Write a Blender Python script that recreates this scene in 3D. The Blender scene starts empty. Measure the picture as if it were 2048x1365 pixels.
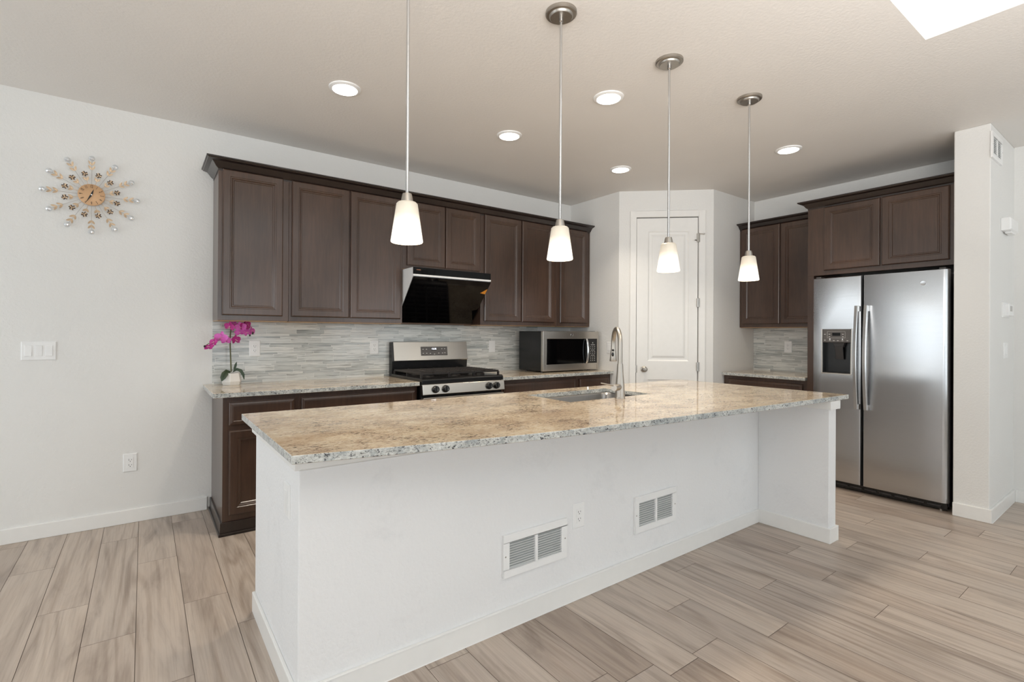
import bpy, bmesh, math, random
from mathutils import Vector, Matrix
random.seed(7)
SC = bpy.context.scene
COL = SC.collection
PI = math.pi

# ------------------------------------------------------------------ camera
def make_camera():
    f, yaw, pitch, roll = 991.914, math.radians(35.6558), math.radians(0.1115), math.radians(0.33)
    fw = Vector((math.sin(yaw)*math.cos(pitch), math.cos(yaw)*math.cos(pitch), math.sin(pitch)))
    r = Vector((math.cos(yaw), -math.sin(yaw), 0)); u = r.cross(fw)
    r2 = r*math.cos(roll) + u*math.sin(roll); u2 = -r*math.sin(roll) + u*math.cos(roll)
    cd = bpy.data.cameras.new('camera'); cam = bpy.data.objects.new('camera', cd); COL.objects.link(cam)
    m = Matrix.Identity(4)
    for i in range(3):
        m[i][0], m[i][1], m[i][2] = r2[i], u2[i], -fw[i]
    m[0][3], m[1][3], m[2][3] = -0.4087, -4.1891, 1.2944
    cam.matrix_world = m
    cd.sensor_width = 36; cd.sensor_fit = 'HORIZONTAL'; cd.lens = f*36/2048
    cd.shift_x = 24.484/2048; cd.shift_y = -16.56/2048
    cd.clip_start = .05; cd.clip_end = 100
    SC.camera = cam
make_camera()

# ------------------------------------------------------------------ world, daylight, exposure
SC.view_settings.view_transform = 'Standard'; SC.view_settings.look = 'None'
SC.view_settings.gamma = 1; SC.view_settings.exposure = 0.0
W = bpy.data.worlds.new('daylight_sky'); SC.world = W; W.use_nodes = True
W.node_tree.nodes['Background'].inputs[0].default_value = (.81, .93, 1, 1)
W.node_tree.nodes['Background'].inputs[1].default_value = 1.6
def area(name, loc, rot, sx, sy, power, color=(1, 1, 1), spread=180):
    l = bpy.data.lights.new(name, 'AREA'); l.shape = 'RECTANGLE'; l.size = sx; l.size_y = sy
    l.energy = power; l.color = color; l.spread = math.radians(spread)
    o = bpy.data.objects.new(name, l); o.location = loc; o.rotation_euler = rot; COL.objects.link(o); return o
DAY = (.90, .955, 1)
# area lamps at added, unseen windows: left wall, rear wall and upper well
area('added_left_window_light', (-3.45, -1.35, 1.3), (0, -PI/2-.12, 0), 1.9, 2.0, 23, DAY)
area('added_left_rear_window_light', (-3.45, -5.2, 1.4), (0, -PI/2-.35, 0), 1.9, 2.0, 34, DAY)
area('added_rear_window_light', (0.6, -7.45, 1.4), (PI/2+.35, 0, 0), 2.4, 1.8, 20, DAY)
area('added_rear_right_window_light', (4.0, -7.45, 1.4), (PI/2+.35, 0, 0), 1.7, 1.8, 18, DAY)
area('added_upper_window_light', (1.7, -7.45, 4.1), (PI/2, 0, 0), 1.8, 1.7, 10, DAY)
# added fill lamps behind the camera, aimed up to brighten the ceiling
area('added_ceiling_fill', (-.35, -4.9, 1.75), (PI-.72, 0, math.radians(-36)), 1.5, 1.1, 50, (1, .965, .93), 120)
area('added_ceiling_fill_right', (1.3, -4.9, 1.7), (PI-.75, 0, math.radians(-62)), 1.2, 1.0, 17, (1, .965, .93), 120)

# ------------------------------------------------------------------ materials
def lin(c):
    c /= 255.0
    return c/12.92 if c <= .04045 else ((c+.055)/1.055)**2.4
def C(r, g, b): return (lin(r), lin(g), lin(b), 1)
class NT:
    def __init__(s, name):
        s.m = bpy.data.materials.new(name); s.m.use_nodes = True; s.t = s.m.node_tree; s.n = s.t.nodes
        s.b = s.n['Principled BSDF']
    def add(s, typ, **kw):
        n = s.n.new(typ)
        for k, v in kw.items(): setattr(n, k, v)
        return n
    def link(s, a, b): s.t.links.new(a, b)
    def coords(s, scale=(1, 1, 1), rot=(0, 0, 0)):
        t = s.add('ShaderNodeTexCoord'); m = s.add('ShaderNodeMapping')
        m.inputs['Scale'].default_value = scale; m.inputs['Rotation'].default_value = rot
        s.link(t.outputs['Object'], m.inputs['Vector']); return m.outputs[0]
    def noise(s, vec, scale, detail=4, rough=.5, dist=0):
        n = s.add('ShaderNodeTexNoise'); n.inputs['Scale'].default_value = scale
        n.inputs['Detail'].default_value = detail; n.inputs['Roughness'].default_value = rough
        n.inputs['Distortion'].default_value = dist
        if vec is not None: s.link(vec, n.inputs['Vector'])
        return n.outputs['Fac']
    def ramp(s, fac, stops, interp='LINEAR'):
        r = s.add('ShaderNodeValToRGB'); r.color_ramp.interpolation = interp
        e = r.color_ramp.elements
        while len(e) < len(stops): e.new(.5)
        for el, (p, c) in zip(e, stops): el.position = p; el.color = c
        s.link(fac, r.inputs[0]); return r.outputs[0]
    def mix(s, fac, a, b, blend='MIX'):
        m = s.add('ShaderNodeMix', data_type='RGBA', blend_type=blend)
        for v, i in ((fac, 0), (a, 6), (b, 7)):
            if hasattr(v, 'links'): s.link(v, m.inputs[i])
            else: m.inputs[i].default_value = v
        return m.outputs[2]
    def math(s, op, a, b=0.0, clamp=False):
        m = s.add('ShaderNodeMath', operation=op, use_clamp=clamp)
        for v, i in ((a, 0), (b, 1)):
            if hasattr(v, 'links'): s.link(v, m.inputs[i])
            else: m.inputs[i].default_value = v
        return m.outputs[0]
    def bump(s, h, strength=.2, dist=.002):
        b = s.add('ShaderNodeBump'); b.inputs['Strength'].default_value = strength; b.inputs['Distance'].default_value = dist
        s.link(h, b.inputs['Height']); s.link(b.outputs[0], s.b.inputs['Normal'])
    def base(s, v):
        if hasattr(v, 'links'): s.link(v, s.b.inputs['Base Color'])
        else: s.b.inputs['Base Color'].default_value = v
    def set(s, **kw):
        for k, v in kw.items():
            k = k.replace('_', ' ').title().replace('Ior', 'IOR')
            i = s.b.inputs[k]
            if hasattr(v, 'links'): s.link(v, i)
            else: i.default_value = v
def simple(name, col, rough=.5, metal=0, var=.06, vs=20, **kw):
    t = NT(name); v = t.coords(); n = t.noise(v, vs, 3)
    a = tuple(c*(1-var) for c in col[:3])+(1,); b = tuple(min(1, c*(1+var)) for c in col[:3])+(1,)
    t.base(t.ramp(n, [(.3, a), (.7, b)])); t.set(roughness=rough, metallic=metal, **kw); return t.m
def emit(name, col, strength):
    t = NT(name); t.base(col); t.set(emission_color=col, emission_strength=strength, roughness=.4); return t.m

def m_plaster(name, col, bump, scale=120, scuffs=False):
    t = NT(name); v = t.coords(); n = t.noise(v, scale, 3, .55); big = t.noise(v, 1.5, 2)
    a = tuple(c*.97 for c in col[:3])+(1,)
    c = t.ramp(big, [(.3, a), (.7, col)])
    if scuffs:      # faint grey scuff marks on the knee wall
        c = t.mix(.22, c, t.ramp(t.noise(v, 3.5, 7, .78, .2), [(.55, (1, 1, 1, 1)), (.74, C(214, 215, 217))]), 'MULTIPLY')
    t.base(c); t.set(roughness=.62); t.bump(n, bump, .005); return t.m
M_wall = m_plaster('white_wall_paint', C(236, 235, 232), .42, 75)
M_wallw = m_plaster('white_island_paint', C(240, 240, 240), .5, 62, True)
M_ceil = m_plaster('ceiling_paint', C(233, 229, 224), .3, 60)
M_trim = simple('white_semi_gloss_trim', C(241, 240, 237), .32, var=.01)
M_plastic = simple('white_plastic', C(244, 244, 243), .3, var=.01)
M_slot = simple('dark_socket_slot', C(70, 68, 66), .6)

def m_wood(name, c1, c2, rough):
    t = NT(name); v = t.coords((14, 14, 1.1)); n = t.noise(v, 4, 6, .6, .6)
    v2 = t.coords((1.4, 1.4, .8)); n2 = t.noise(v2, 2.2, 3)
    g = t.ramp(n, [(.25, c1), (.75, c2)])
    bl = t.ramp(n2, [(.3, C(205, 205, 205)), (.7, C(255, 255, 255))])
    t.base(t.mix(1.0, g, bl, 'MULTIPLY')); t.set(roughness=rough, coat_weight=.4, coat_roughness=.22); t.bump(n, .05, .001); return t.m
M_wood = m_wood('espresso_stained_wood', C(70, 50, 39), C(88, 65, 52), .30)
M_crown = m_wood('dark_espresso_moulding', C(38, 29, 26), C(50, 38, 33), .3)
M_maple = m_wood('natural_maple_underside', C(196, 150, 100), C(215, 172, 120), .5)

def m_granite():
    t = NT('speckled_beige_granite'); v = t.coords((1, 2.7, 2.7)); iso = t.coords((1, 1.6, 1.6))
    base = t.ramp(t.noise(v, 34, 6, .72, .4), [(.30, C(186, 164, 140)), (.42, C(208, 192, 168)), (.55, C(220, 208, 186)), (.72, C(230, 222, 210))])
    veil = t.ramp(t.noise(iso, 3.4, 5, .65, .6), [(.34, C(212, 200, 192)), (.58, C(255, 253, 250))]); base = t.mix(.85, base, veil, 'MULTIPLY')
    clus = t.ramp(t.noise(iso, 5.0, 3, .6), [(.35, (.0, .0, .0, 1)), (.65, (.085, .085, .085, 1))])     # fleck clusters
    nf = t.math('ADD', t.noise(v, 60, 5, .72, .8), clus)
    f1 = t.ramp(nf, [(.56, (0, 0, 0, 1)), (.66, (1, 1, 1, 1))])
    f2 = t.ramp(t.math('ADD', t.noise(v, 46, 6, .75, .7), clus), [(.61, (0, 0, 0, 1)), (.67, (1, 1, 1, 1))])
    c = t.mix(f1, base, C(148, 126, 112)); c = t.mix(f2, c, C(66, 56, 54))
    t.base(c); t.set(roughness=.05, ior=1.62); return t.m
M_granite = m_granite()
def m_granite_edge():  # paler, greyer speckle for the side faces of the slabs
    t = NT('pale_granite_edge'); v = t.coords((1, 1, 1)); w = t.coords((1, 1, 1.5))
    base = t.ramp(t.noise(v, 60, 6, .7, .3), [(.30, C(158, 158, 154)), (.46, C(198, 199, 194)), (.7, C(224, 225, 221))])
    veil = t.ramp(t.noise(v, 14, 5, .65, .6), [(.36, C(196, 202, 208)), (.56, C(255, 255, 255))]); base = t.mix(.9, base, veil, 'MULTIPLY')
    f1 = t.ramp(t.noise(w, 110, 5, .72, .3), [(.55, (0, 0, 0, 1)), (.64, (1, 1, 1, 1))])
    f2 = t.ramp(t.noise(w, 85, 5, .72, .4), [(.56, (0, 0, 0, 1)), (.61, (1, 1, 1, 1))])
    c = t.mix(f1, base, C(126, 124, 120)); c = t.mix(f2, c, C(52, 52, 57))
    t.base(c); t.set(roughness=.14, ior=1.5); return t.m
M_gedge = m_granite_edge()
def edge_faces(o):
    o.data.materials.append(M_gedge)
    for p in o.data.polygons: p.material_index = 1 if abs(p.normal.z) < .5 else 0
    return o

def m_mosaic():
    # strip mosaic in a wall-plane: u along the wall (Object x + y), v = Object z
    t = NT('grey_strip_mosaic_tile'); tc = t.add('ShaderNodeTexCoord'); sp = t.add('ShaderNodeSeparateXYZ')
    t.link(tc.outputs['Object'], sp.inputs[0])
    u = t.math('SUBTRACT', sp.outputs[0], sp.outputs[1]); z = sp.outputs[2]
    H = .0235
    vv = t.math('DIVIDE', z, H); vv = t.math('ADD', vv, t.math('MULTIPLY', t.math('SINE', t.math('MULTIPLY', vv, 2.1)), .28))
    row = t.math('FLOOR', vv); fv = t.math('FRACT', vv)
    def wn(a, seed):
        c = t.add('ShaderNodeCombineXYZ'); t.link(a, c.inputs[0]); c.inputs[1].default_value = seed
        n = t.add('ShaderNodeTexWhiteNoise', noise_dimensions='2D'); t.link(c.outputs[0], n.inputs[0]); return n.outputs[0]
    L = t.math('ADD', t.math('MULTIPLY', wn(row, 3.3), .16), .18)
    uu = t.math('ADD', t.math('DIVIDE', u, L), t.math('MULTIPLY', wn(row, 9.1), 7.0))
    colm = t.math('FLOOR', uu); fu = t.math('FRACT', uu)
    cid = t.add('ShaderNodeCombineXYZ'); t.link(row, cid.inputs[0]); t.link(colm, cid.inputs[1])
    idn = t.add('ShaderNodeTexWhiteNoise', noise_dimensions='2D'); t.link(cid.outputs[0], idn.inputs[0])
    sc = t.add('ShaderNodeCombineXYZ'); t.link(t.math('MULTIPLY', u, 4.0), sc.inputs[0]); t.link(t.math('MULTIPLY', z, 105.0), sc.inputs[1])
    t.link(t.math('MULTIPLY', idn.outputs[0], 40.0), sc.inputs[2])
    st = t.noise(sc.outputs[0], 1.0, 4, .6, 1.0)
    tone = t.ramp(idn.outputs[0], [(.0, C(188, 192, 190)), (.35, C(212, 214, 210)), (.7, C(224, 225, 221)), (1, C(232, 232, 227))])
    vein = t.ramp(st, [(.38, C(152, 153, 151)), (.53, C(255, 255, 255))])
    col = t.mix(.68, tone, vein, 'MULTIPLY')
    g1 = t.math('LESS_THAN', fv, .06); g2 = t.math('LESS_THAN', t.math('MULTIPLY', fu, L), .0019)
    g = t.math('MAXIMUM', g1, g2)
    t.base(t.mix(g, col, C(232, 231, 226))); rg = t.math('ADD', t.math('MULTIPLY', g, .5), .16); t.set(roughness=rg)
    t.bump(t.math('SUBTRACT', 1.0, g), .25, .0012); return t.m
M_mosaic = m_mosaic()

def m_floor():
    t = NT('greige_oak_plank'); at = t.add('ShaderNodeAttribute', attribute_name='plank'); pid = at.outputs['Fac']
    tc = t.add('ShaderNodeTexCoord'); mp = t.add('ShaderNodeMapping'); cx = t.add('ShaderNodeCombineXYZ')
    t.link(t.math('MULTIPLY', pid, 37.0), cx.inputs[0]); t.link(t.math('MULTIPLY', pid, 91.0), cx.inputs[1]); t.link(t.math('MULTIPLY', pid, 13.0), cx.inputs[2])
    t.link(tc.outputs['Object'], mp.inputs['Vector']); t.link(cx.outputs[0], mp.inputs['Location'])
    def scaled(s):
        m = t.add('ShaderNodeMapping'); m.inputs['Scale'].default_value = s; t.link(mp.outputs[0], m.inputs['Vector']); return m.outputs[0]
    broad = t.noise(scaled((7, .9, 1)), 1.0, 4, .55, 2.2)
    fig = t.noise(scaled((5.5, .42, 1)), 1.0, 2, .45, .35)            # grain figure: contour bands of a stretched noise field
    rings = t.math('ADD', t.math('MULTIPLY', t.math('SINE', t.math('MULTIPLY', fig, 62.0)), .5), .5)
    fine = t.noise(scaled((120, 3.2, 1)), 1.0, 4, .6, .2)
    tone = t.ramp(pid, [(0, C(174, 158, 145)), (.3, C(192, 177, 164)), (.65, C(202, 188, 175)), (1, C(184, 171, 160))])
    b1 = t.ramp(broad, [(.28, C(194, 188, 184)), (.50, C(242, 241, 240)), (.72, C(255, 253, 250))])
    c = t.mix(.8, tone, b1, 'MULTIPLY')
    rz = t.ramp(t.noise(scaled((4, .5, 1)), 1.0, 2), [(.38, (0, 0, 0, 1)), (.62, (.55, .55, .55, 1))])
    c = t.mix(rz, c, t.ramp(rings, [(.0, C(204, 195, 187)), (.6, C(255, 255, 255))]), 'MULTIPLY')
    c = t.mix(.35, c, t.ramp(fine, [(.36, C(214, 206, 199)), (.55, C(255, 255, 255))]), 'MULTIPLY')
    t.base(c); t.set(roughness=.34); t.bump(fine, .06, .001); return t.m
M_floor = m_floor(); M_gap = simple('dark_plank_seam', C(104, 91, 82), .8)

def m_steel(name, col, rough, stretch=(1, 1, 160), bump=.03, aniso=0):
    t = NT(name); n = t.noise(t.coords(stretch), 3, 3, .6)
    a = tuple(c*.93 for c in col[:3])+(1,)
    t.base(t.ramp(n, [(.3, a), (.7, col)])); t.set(metallic=1.0, roughness=rough, anisotropic=aniso); t.bump(n, bump, .0006)
    if aniso: tg = t.add('ShaderNodeTangent', direction_type='RADIAL', axis='Z'); t.link(tg.outputs[0], t.b.inputs['Tangent'])
    return t.m
M_steel = m_steel('brushed_stainless_steel', C(202, 196, 188), .26)
M_steelf = m_steel('fridge_stainless_steel', C(196, 196, 197), .24, aniso=.85)
M_handle = m_steel('handle_stainless_steel', C(205, 205, 205), .27)
M_nickel = m_steel('brushed_nickel', C(178, 172, 164), .38, (40, 40, 4), .01)
M_chrome = simple('polished_chrome', C(215, 215, 215), .12, 1.0, .02)
M_sink = m_steel('sink_steel', C(150, 148, 146), .34, (60, 60, 4), .01)
M_black = simple('black_enamel', C(20, 20, 21), .25, var=.1)
M_blackglass = simple('black_glass', C(6, 6, 7), .06, var=.05, ior=1.33)
M_iron = simple('cast_iron_black', C(30, 25, 23), .42, var=.15)
M_char = simple('charcoal_plastic', C(62, 60, 60), .4)
M_grey = simple('dark_grey_panel', C(88, 84, 82), .38)
M_hoodside = simple('pale_silver_paint', C(224, 225, 226), .3, var=.02)
M_body = simple('fridge_side_grey', C(42, 41, 43), .45)
M_duct = simple('grey_duct_metal', C(178, 180, 178), .5)
M_mark = simple('pale_print_marks', C(196, 194, 190), .5)
M_marko = simple('copper_print', C(150, 105, 80), .5)
M_orange = simple('orange_sticker', C(238, 155, 50), .5)
M_hinge = simple('satin_hinge_metal', C(176, 172, 166), .35, 1.0)
M_display = emit('lit_white_display', (.92, .94, 1, 1), 2.2)
M_led = emit('lit_indicator', (1, 1, 1, 1), 1.5)
M_lens = emit('lit_lamp_lens', (1, .95, .87, 1), 9)
M_gold = simple('champagne_gold_metal', C(214, 188, 158), .4, .55, .05)
M_goldface = simple('brushed_copper_gold_face', C(208, 168, 128), .45, .3, .04)
M_bronze = simple('dark_bronze', C(84, 66, 54), .4, .7)
M_wire = simple('silver_wire', C(190, 186, 182), .3, .9)
M_ink = simple('dark_brown_ink', C(72, 52, 34), .5)
M_pot = simple('white_ceramic_pot', C(222, 219, 214), .4, var=.04, vs=12)
M_soil = simple('dark_potting_soil', C(52, 42, 34), .9, var=.3, vs=90)
M_leaf = simple('dark_green_leaf', C(50, 68, 48), .35, var=.15)
M_stem = simple('olive_stem', C(88, 88, 52), .5, var=.15)
def m_petal(name, c1, c2):
    t = NT(name); n = t.noise(t.coords(), 60, 3); t.base(t.ramp(n, [(.3, c1), (.7, c2)]))
    t.set(roughness=.55, subsurface_weight=.0); return t.m
M_petal = m_petal('magenta_petal', C(176, 34, 124), C(206, 60, 156))
M_petal2 = m_petal('pink_petal', C(212, 84, 178), C(226, 120, 200))
M_lip = m_petal('pale_orchid_lip', C(236, 205, 214), C(214, 90, 150))
M_bud = simple('dark_bud', C(50, 44, 40), .5)
def m_crystal():
    t = NT('faceted_crystal'); t.base(C(232, 236, 240)); t.set(roughness=.05, metallic=.75); return t.m
M_crystal = m_crystal()
def m_shade():
    t = NT('frosted_lamp_glass'); t.base(C(205, 196, 180)); t.set(roughness=.35)
    tc = t.add('ShaderNodeTexCoord'); sp = t.add('ShaderNodeSeparateXYZ'); t.link(tc.outputs['Generated'], sp.inputs[0])
    r = t.ramp(sp.outputs[2], [(.0, (1, .95, .86, 1)), (.4, (.8, .74, .64, 1)), (.7, (.26, .235, .2, 1)), (1, (.06, .05, .04, 1))])
    t.link(r, t.b.inputs['Emission Color']); t.set(emission_strength=1.15); return t.m
M_shade = m_shade()
M_bulb = emit('lit_bulb', (1, .9, .74, 1), 5)

# ------------------------------------------------------------------ mesh builder
def FR(o, u, v, n):
    m = Matrix.Identity(4)
    for i in range(3): m[i][0], m[i][1], m[i][2], m[i][3] = u[i], v[i], n[i], o[i]
    return m
def F_back(x, y, z): return FR((x, y, z), (1, 0, 0), (0, 0, 1), (0, -1, 0))      # surface facing -y
def F_right(x, y, z): return FR((x, y, z), (0, -1, 0), (0, 0, 1), (-1, 0, 0))    # surface facing -x
class B:
    def __init__(s, M=None): s.bm = bmesh.new(); s.M = M or Matrix.Identity(4)
    def v(s, p): return s.bm.verts.new(s.M @ Vector(p))
    def face(s, vs):
        try: return s.bm.faces.new(vs)
        except ValueError: return None
    def poly(s, pts): return s.face([s.v(p) for p in pts])
    def box(s, x0, x1, y0, y1, z0, z1):
        a = [s.v(p) for p in ((x0, y0, z0), (x1, y0, z0), (x1, y1, z0), (x0, y1, z0), (x0, y0, z1), (x1, y0, z1), (x1, y1, z1), (x0, y1, z1))]
        for f in ((0, 3, 2, 1), (4, 5, 6, 7), (0, 1, 5, 4), (1, 2, 6, 5), (2, 3, 7, 6), (3, 0, 4, 7)): s.face([a[i] for i in f])
        return s
    def loops(s, rings, closed=True, cap0=True, cap1=True):
        vr = [[s.v(p) for p in r] for r in rings]
        n = len(vr[0])
        for a, b in zip(vr, vr[1:]):
            for i in range(n if closed else n-1):
                j = (i+1) % n; s.face([a[i], a[j], b[j], b[i]])
        if cap0 and len(vr[0]) > 2: s.face(vr[0][::-1])
        if cap1 and len(vr[-1]) > 2: s.face(vr[-1])
        return s
    def prism(s, pts, lo, hi, axis='z'):
        def P(p, h): return {'z': (p[0], p[1], h), 'x': (h, p[0], p[1]), 'y': (p[0], h, p[1])}[axis]
        return s.loops([[P(p, lo) for p in pts], [P(p, hi) for p in pts]])
    def rings(s, x0, x1, y0, y1, prof):
        """rectangular profile rings in the local xy plane; prof = [(inset, height)]"""
        return s.loops([[(x0+i, y0+i, h), (x1-i, y0+i, h), (x1-i, y1-i, h), (x0+i, y1-i, h)] for i, h in prof])
    def lathe(s, prof, c=(0, 0, 0), n=28, cap0=True, cap1=True):
        return s.loops([[(c[0]+r*math.cos(2*PI*k/n), c[1]+r*math.sin(2*PI*k/n), c[2]+z) for k in range(n)] for r, z in prof], True, cap0, cap1)
    def tube(s, pts, r, n=10, flat=1.0):
        pts = [Vector(p) for p in pts]; rs = r if isinstance(r, (list, tuple)) else [r]*len(pts)
        t0 = (pts[1]-pts[0]).normalized(); up = Vector((0, 0, 1)) if abs(t0.z) < .9 else Vector((1, 0, 0))
        a = t0.cross(up).normalized(); R = []
        for i, p in enumerate(pts):
            t = (pts[min(i+1, len(pts)-1)]-pts[max(i-1, 0)]).normalized()
            a = (a-t*a.dot(t)).normalized(); b = t.cross(a)
            R.append([p+a*rs[i]*math.cos(2*PI*k/n)+b*rs[i]*flat*math.sin(2*PI*k/n) for k in range(n)])
        return s.loops(R)
    def sphere(s, c, r, sx=1, sy=1, sz=1, n=16, m=10):
        prof = [(max(1e-4, math.sin(PI*k/m)), -math.cos(PI*k/m)) for k in range(m+1)]
        return s.loops([[(c[0]+r*sx*q*math.cos(2*PI*k/n), c[1]+r*sy*q*math.sin(2*PI*k/n), c[2]+r*sz*z) for k in range(n)] for q, z in prof])
    def build(s, name, mat, parent=None, smooth=True, bevel=0, seg=2, ang=35):
        bmesh.ops.remove_doubles(s.bm, verts=s.bm.verts, dist=1e-6)
        bmesh.ops.recalc_face_normals(s.bm, faces=s.bm.faces)
        if parent is not None: off = wloc(parent)
        else:
            xs = [v.co for v in s.bm.verts]
            off = Vector(((min(c.x for c in xs)+max(c.x for c in xs))/2, (min(c.y for c in xs)+max(c.y for c in xs))/2, min(c.z for c in xs)))
        for v in s.bm.verts: v.co -= off
        me = bpy.data.meshes.new(name); s.bm.to_mesh(me); s.bm.free()
        for mm in (mat if isinstance(mat, (list, tuple)) else [mat]): me.materials.append(mm)
        if smooth:
            for p in me.polygons: p.use_smooth = True
            me.set_sharp_from_angle(angle=math.radians(ang))
        o = bpy.data.objects.new(name, me); COL.objects.link(o)
        if parent is not None: o.parent = parent
        else: o.location = off
        if bevel:
            bv = o.modifiers.new('bevel', 'BEVEL'); bv.width = bevel; bv.segments = seg; bv.limit_method = 'ANGLE'; bv.angle_limit = math.radians(40)
        return o
def build_split(b, name, mat, parent, smooth=False, bevel=0):
    """one object for every loose piece of the builder's mesh"""
    bmesh.ops.remove_doubles(b.bm, verts=b.bm.verts, dist=1e-6)
    left = set(b.bm.verts); out = []
    while left:
        stack = [next(iter(left))]; isl = set(stack)
        while stack:
            for e in stack.pop().link_edges:
                for w in e.verts:
                    if w not in isl: isl.add(w); stack.append(w)
        left -= isl; mp = {}; nb = B()
        fs = {f for v in isl for f in v.link_faces}
        for f in sorted(fs, key=lambda f: f.index): nb.face([mp.setdefault(v, None) or mp.__setitem__(v, nb.bm.verts.new(v.co)) or mp[v] for v in f.verts])
        out.append(nb)
    b.bm.free()
    return [q.build(name, mat, parent, smooth=smooth, bevel=bevel) for q in out]
def wloc(o):
    p = Vector((0, 0, 0))
    while o is not None: p = p+o.location; o = o.parent
    return p
def tag(o, label, cat, group=None):
    o['label'] = label; o['category'] = cat
    if group: o['group'] = group
    return o
def thing(name, label, cat, loc, group=None):
    o = bpy.data.objects.new(name, None); COL.objects.link(o); o.location = loc; o.empty_display_size = .1
    return tag(o, label, cat, group)
def struct(o): o['kind'] = 'structure'; return o
def copy_tree(o, parent=None):
    c = o.copy(); COL.objects.link(c)
    if parent is not None: c.parent = parent
    for ch in list(o.children): copy_tree(ch, c)
    return c
def text(name, body, size, M, mat, parent, depth=.0006):
    cu = bpy.data.curves.new(name, 'FONT'); cu.body = body; cu.size = size; cu.align_x = 'CENTER'; cu.align_y = 'CENTER'; cu.extrude = depth
    t = bpy.data.objects.new(name+'_tmp', cu); COL.objects.link(t)
    dg = bpy.context.evaluated_depsgraph_get(); me = bpy.data.meshes.new_from_object(t.evaluated_get(dg)); me.name = name
    bpy.data.objects.remove(t); bpy.data.curves.remove(cu)
    me.transform(M); me.transform(Matrix.Translation(-wloc(parent)))
    me.materials.clear(); me.materials.append(mat)
    o = bpy.data.objects.new(name, me); COL.objects.link(o); o.parent = parent; return o

# ------------------------------------------------------------------ setting: floor, walls, ceiling
ZC = 2.781; XW = 5.119
XL, XR, YN = -3.6, 5.15, -7.6
def build_floor():
    w = .1835; x0 = -.43-18*w; L = 1.22
    J = [(-.884, -.564), (-.708, -1.143), (-.519, -.324), (-.344, -.777), (-.163, -1.398), (-.033, -1.724), (.2, -1.05), (2.044, -2.553), (2.803, -2.795),
         (3.185, -2.972), (3.386, -3.271), (3.937, -3.263), (3.721, -2.891), (2.632, -3.055), (2.254, -2.913), (1.685, -2.762), (1.891, -3.135), (2.462, -3.344), (3.033, -3.522), (1.325, -3.04), (.995, -2.892)]
    rj = {}
    for x, y in J: rj.setdefault(int((x-x0)//w), y)
    b = B(); ids = []; g = .0010; r = 0
    b.poly([(XL, YN, -.004), (XR+.1, YN, -.004), (XR+.1, .05, -.004), (XL, .05, -.004)]); ids.append(0)
    rnd = random.Random(5)
    while x0+r*w < XR:
        xa = max(XL, x0+r*w); xb = min(XR+.1, x0+(r+1)*w)
        if xb > xa+.01:
            y = rj.get(r, rnd.uniform(-2.2, -1))
            while y > YN: y -= L
            while y < 0:
                ya, yb = max(YN, y), min(0.0, y+L)
                if yb > ya+.01: b.poly([(xa+g, ya+g, 0), (xb-g, ya+g, 0), (xb-g, yb-g, 0), (xa+g, yb-g, 0)]); ids.append(rnd.uniform(.02, 1))
                y += L
        r += 1
    o = b.build('floor', [M_floor, M_gap], smooth=False); me = o.data
    at = me.attributes.new('plank', 'FLOAT', 'FACE')
    for i, p in enumerate(me.polygons):
        at.data[i].value = ids[i]
        if i == 0: p.material_index = 1
    return struct(o)
build_floor()
def wallbox(name, x0, x1, y0, y1, z0=0.0, z1=ZC, mat=None, bevel=0):
    return struct(B().box(x0, x1, y0, y1, z0, z1).build(name, mat or M_wall, smooth=False, bevel=bevel))
wallbox('wall_back', XL-.12, XW+.12, 0, .12)
wallbox('wall_right', XW, XW+.12, -3.184, 0)
wallbox('wall_pantry_left', 3.6, 3.69, -.72, 0)
wallbox('wall_pantry_right', 4.311, XW, -1.346, -1.256)
wallbox('wall_pier', 4.363, XR+.12, -3.376, -3.184, bevel=.006)
wallbox('wall_front_right', XR, XR+.12, YN, -3.376)
def holed(name, axis, c0, c1, a0, a1, z0, z1, holes):
    """wall slab with window openings; axis 'x' = wall plane x const (runs along y), 'y' = runs along x"""
    b = B(); cuts = sorted({a0, a1}|{h[0] for h in holes}|{h[1] for h in holes})
    def bx(p, q, r, s):
        if axis == 'x': b.box(c0, c1, p, q, r, s)
        else: b.box(p, q, c0, c1, r, s)
    for p, q in zip(cuts, cuts[1:]):
        hs = [h for h in holes if h[0] <= p and h[1] >= q]
        z = z0
        for h in sorted(hs, key=lambda h: h[2]): bx(p, q, z, h[2]); z = h[3]
        bx(p, q, z, z1)
    return struct(b.build(name, M_wall, smooth=False))
lw = [(-2.35, -.35, .25, 2.3), (-6.2, -4.2, .3, 2.3)]; rw = [(-.65, 1.85, .45, 2.35), (3.1, 4.9, .45, 2.35), (.75, 2.65, 3.2, 5.0)]
holed('wall_left', 'x', XL-.12, XL, YN, 0, 0, ZC, lw)
holed('wall_rear', 'y', YN-.12, YN, XL-.12, XR+.12, 0, 5.3, rw)
def added_window(i, axis, c, h):
    b = B(); t = .05
    def bx(p, q, r, s):
        if axis == 'x': b.box(c-.09, c-.03, p, q, r, s)
        else: b.box(p, q, c-.09, c-.03, r, s)
    a0, a1, z0, z1 = h; m = (a0+a1)/2
    bx(a0, a0+t, z0, z1); bx(a1-t, a1, z0, z1); bx(a0+t, a1-t, z0, z0+t); bx(a0+t, a1-t, z1-t, z1); bx(m-t/2, m+t/2, z0+t, z1-t)
    struct(b.build('added_window_%d' % i, M_trim, smooth=False))
added_window(1, 'x', XL, lw[0]); added_window(2, 'x', XL, lw[1]); added_window(3, 'y', YN, rw[0]); added_window(4, 'y', YN, rw[1]); added_window(5, 'y', YN, rw[2])  # unseen windows, made up to go with the added daylight lamps
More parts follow.
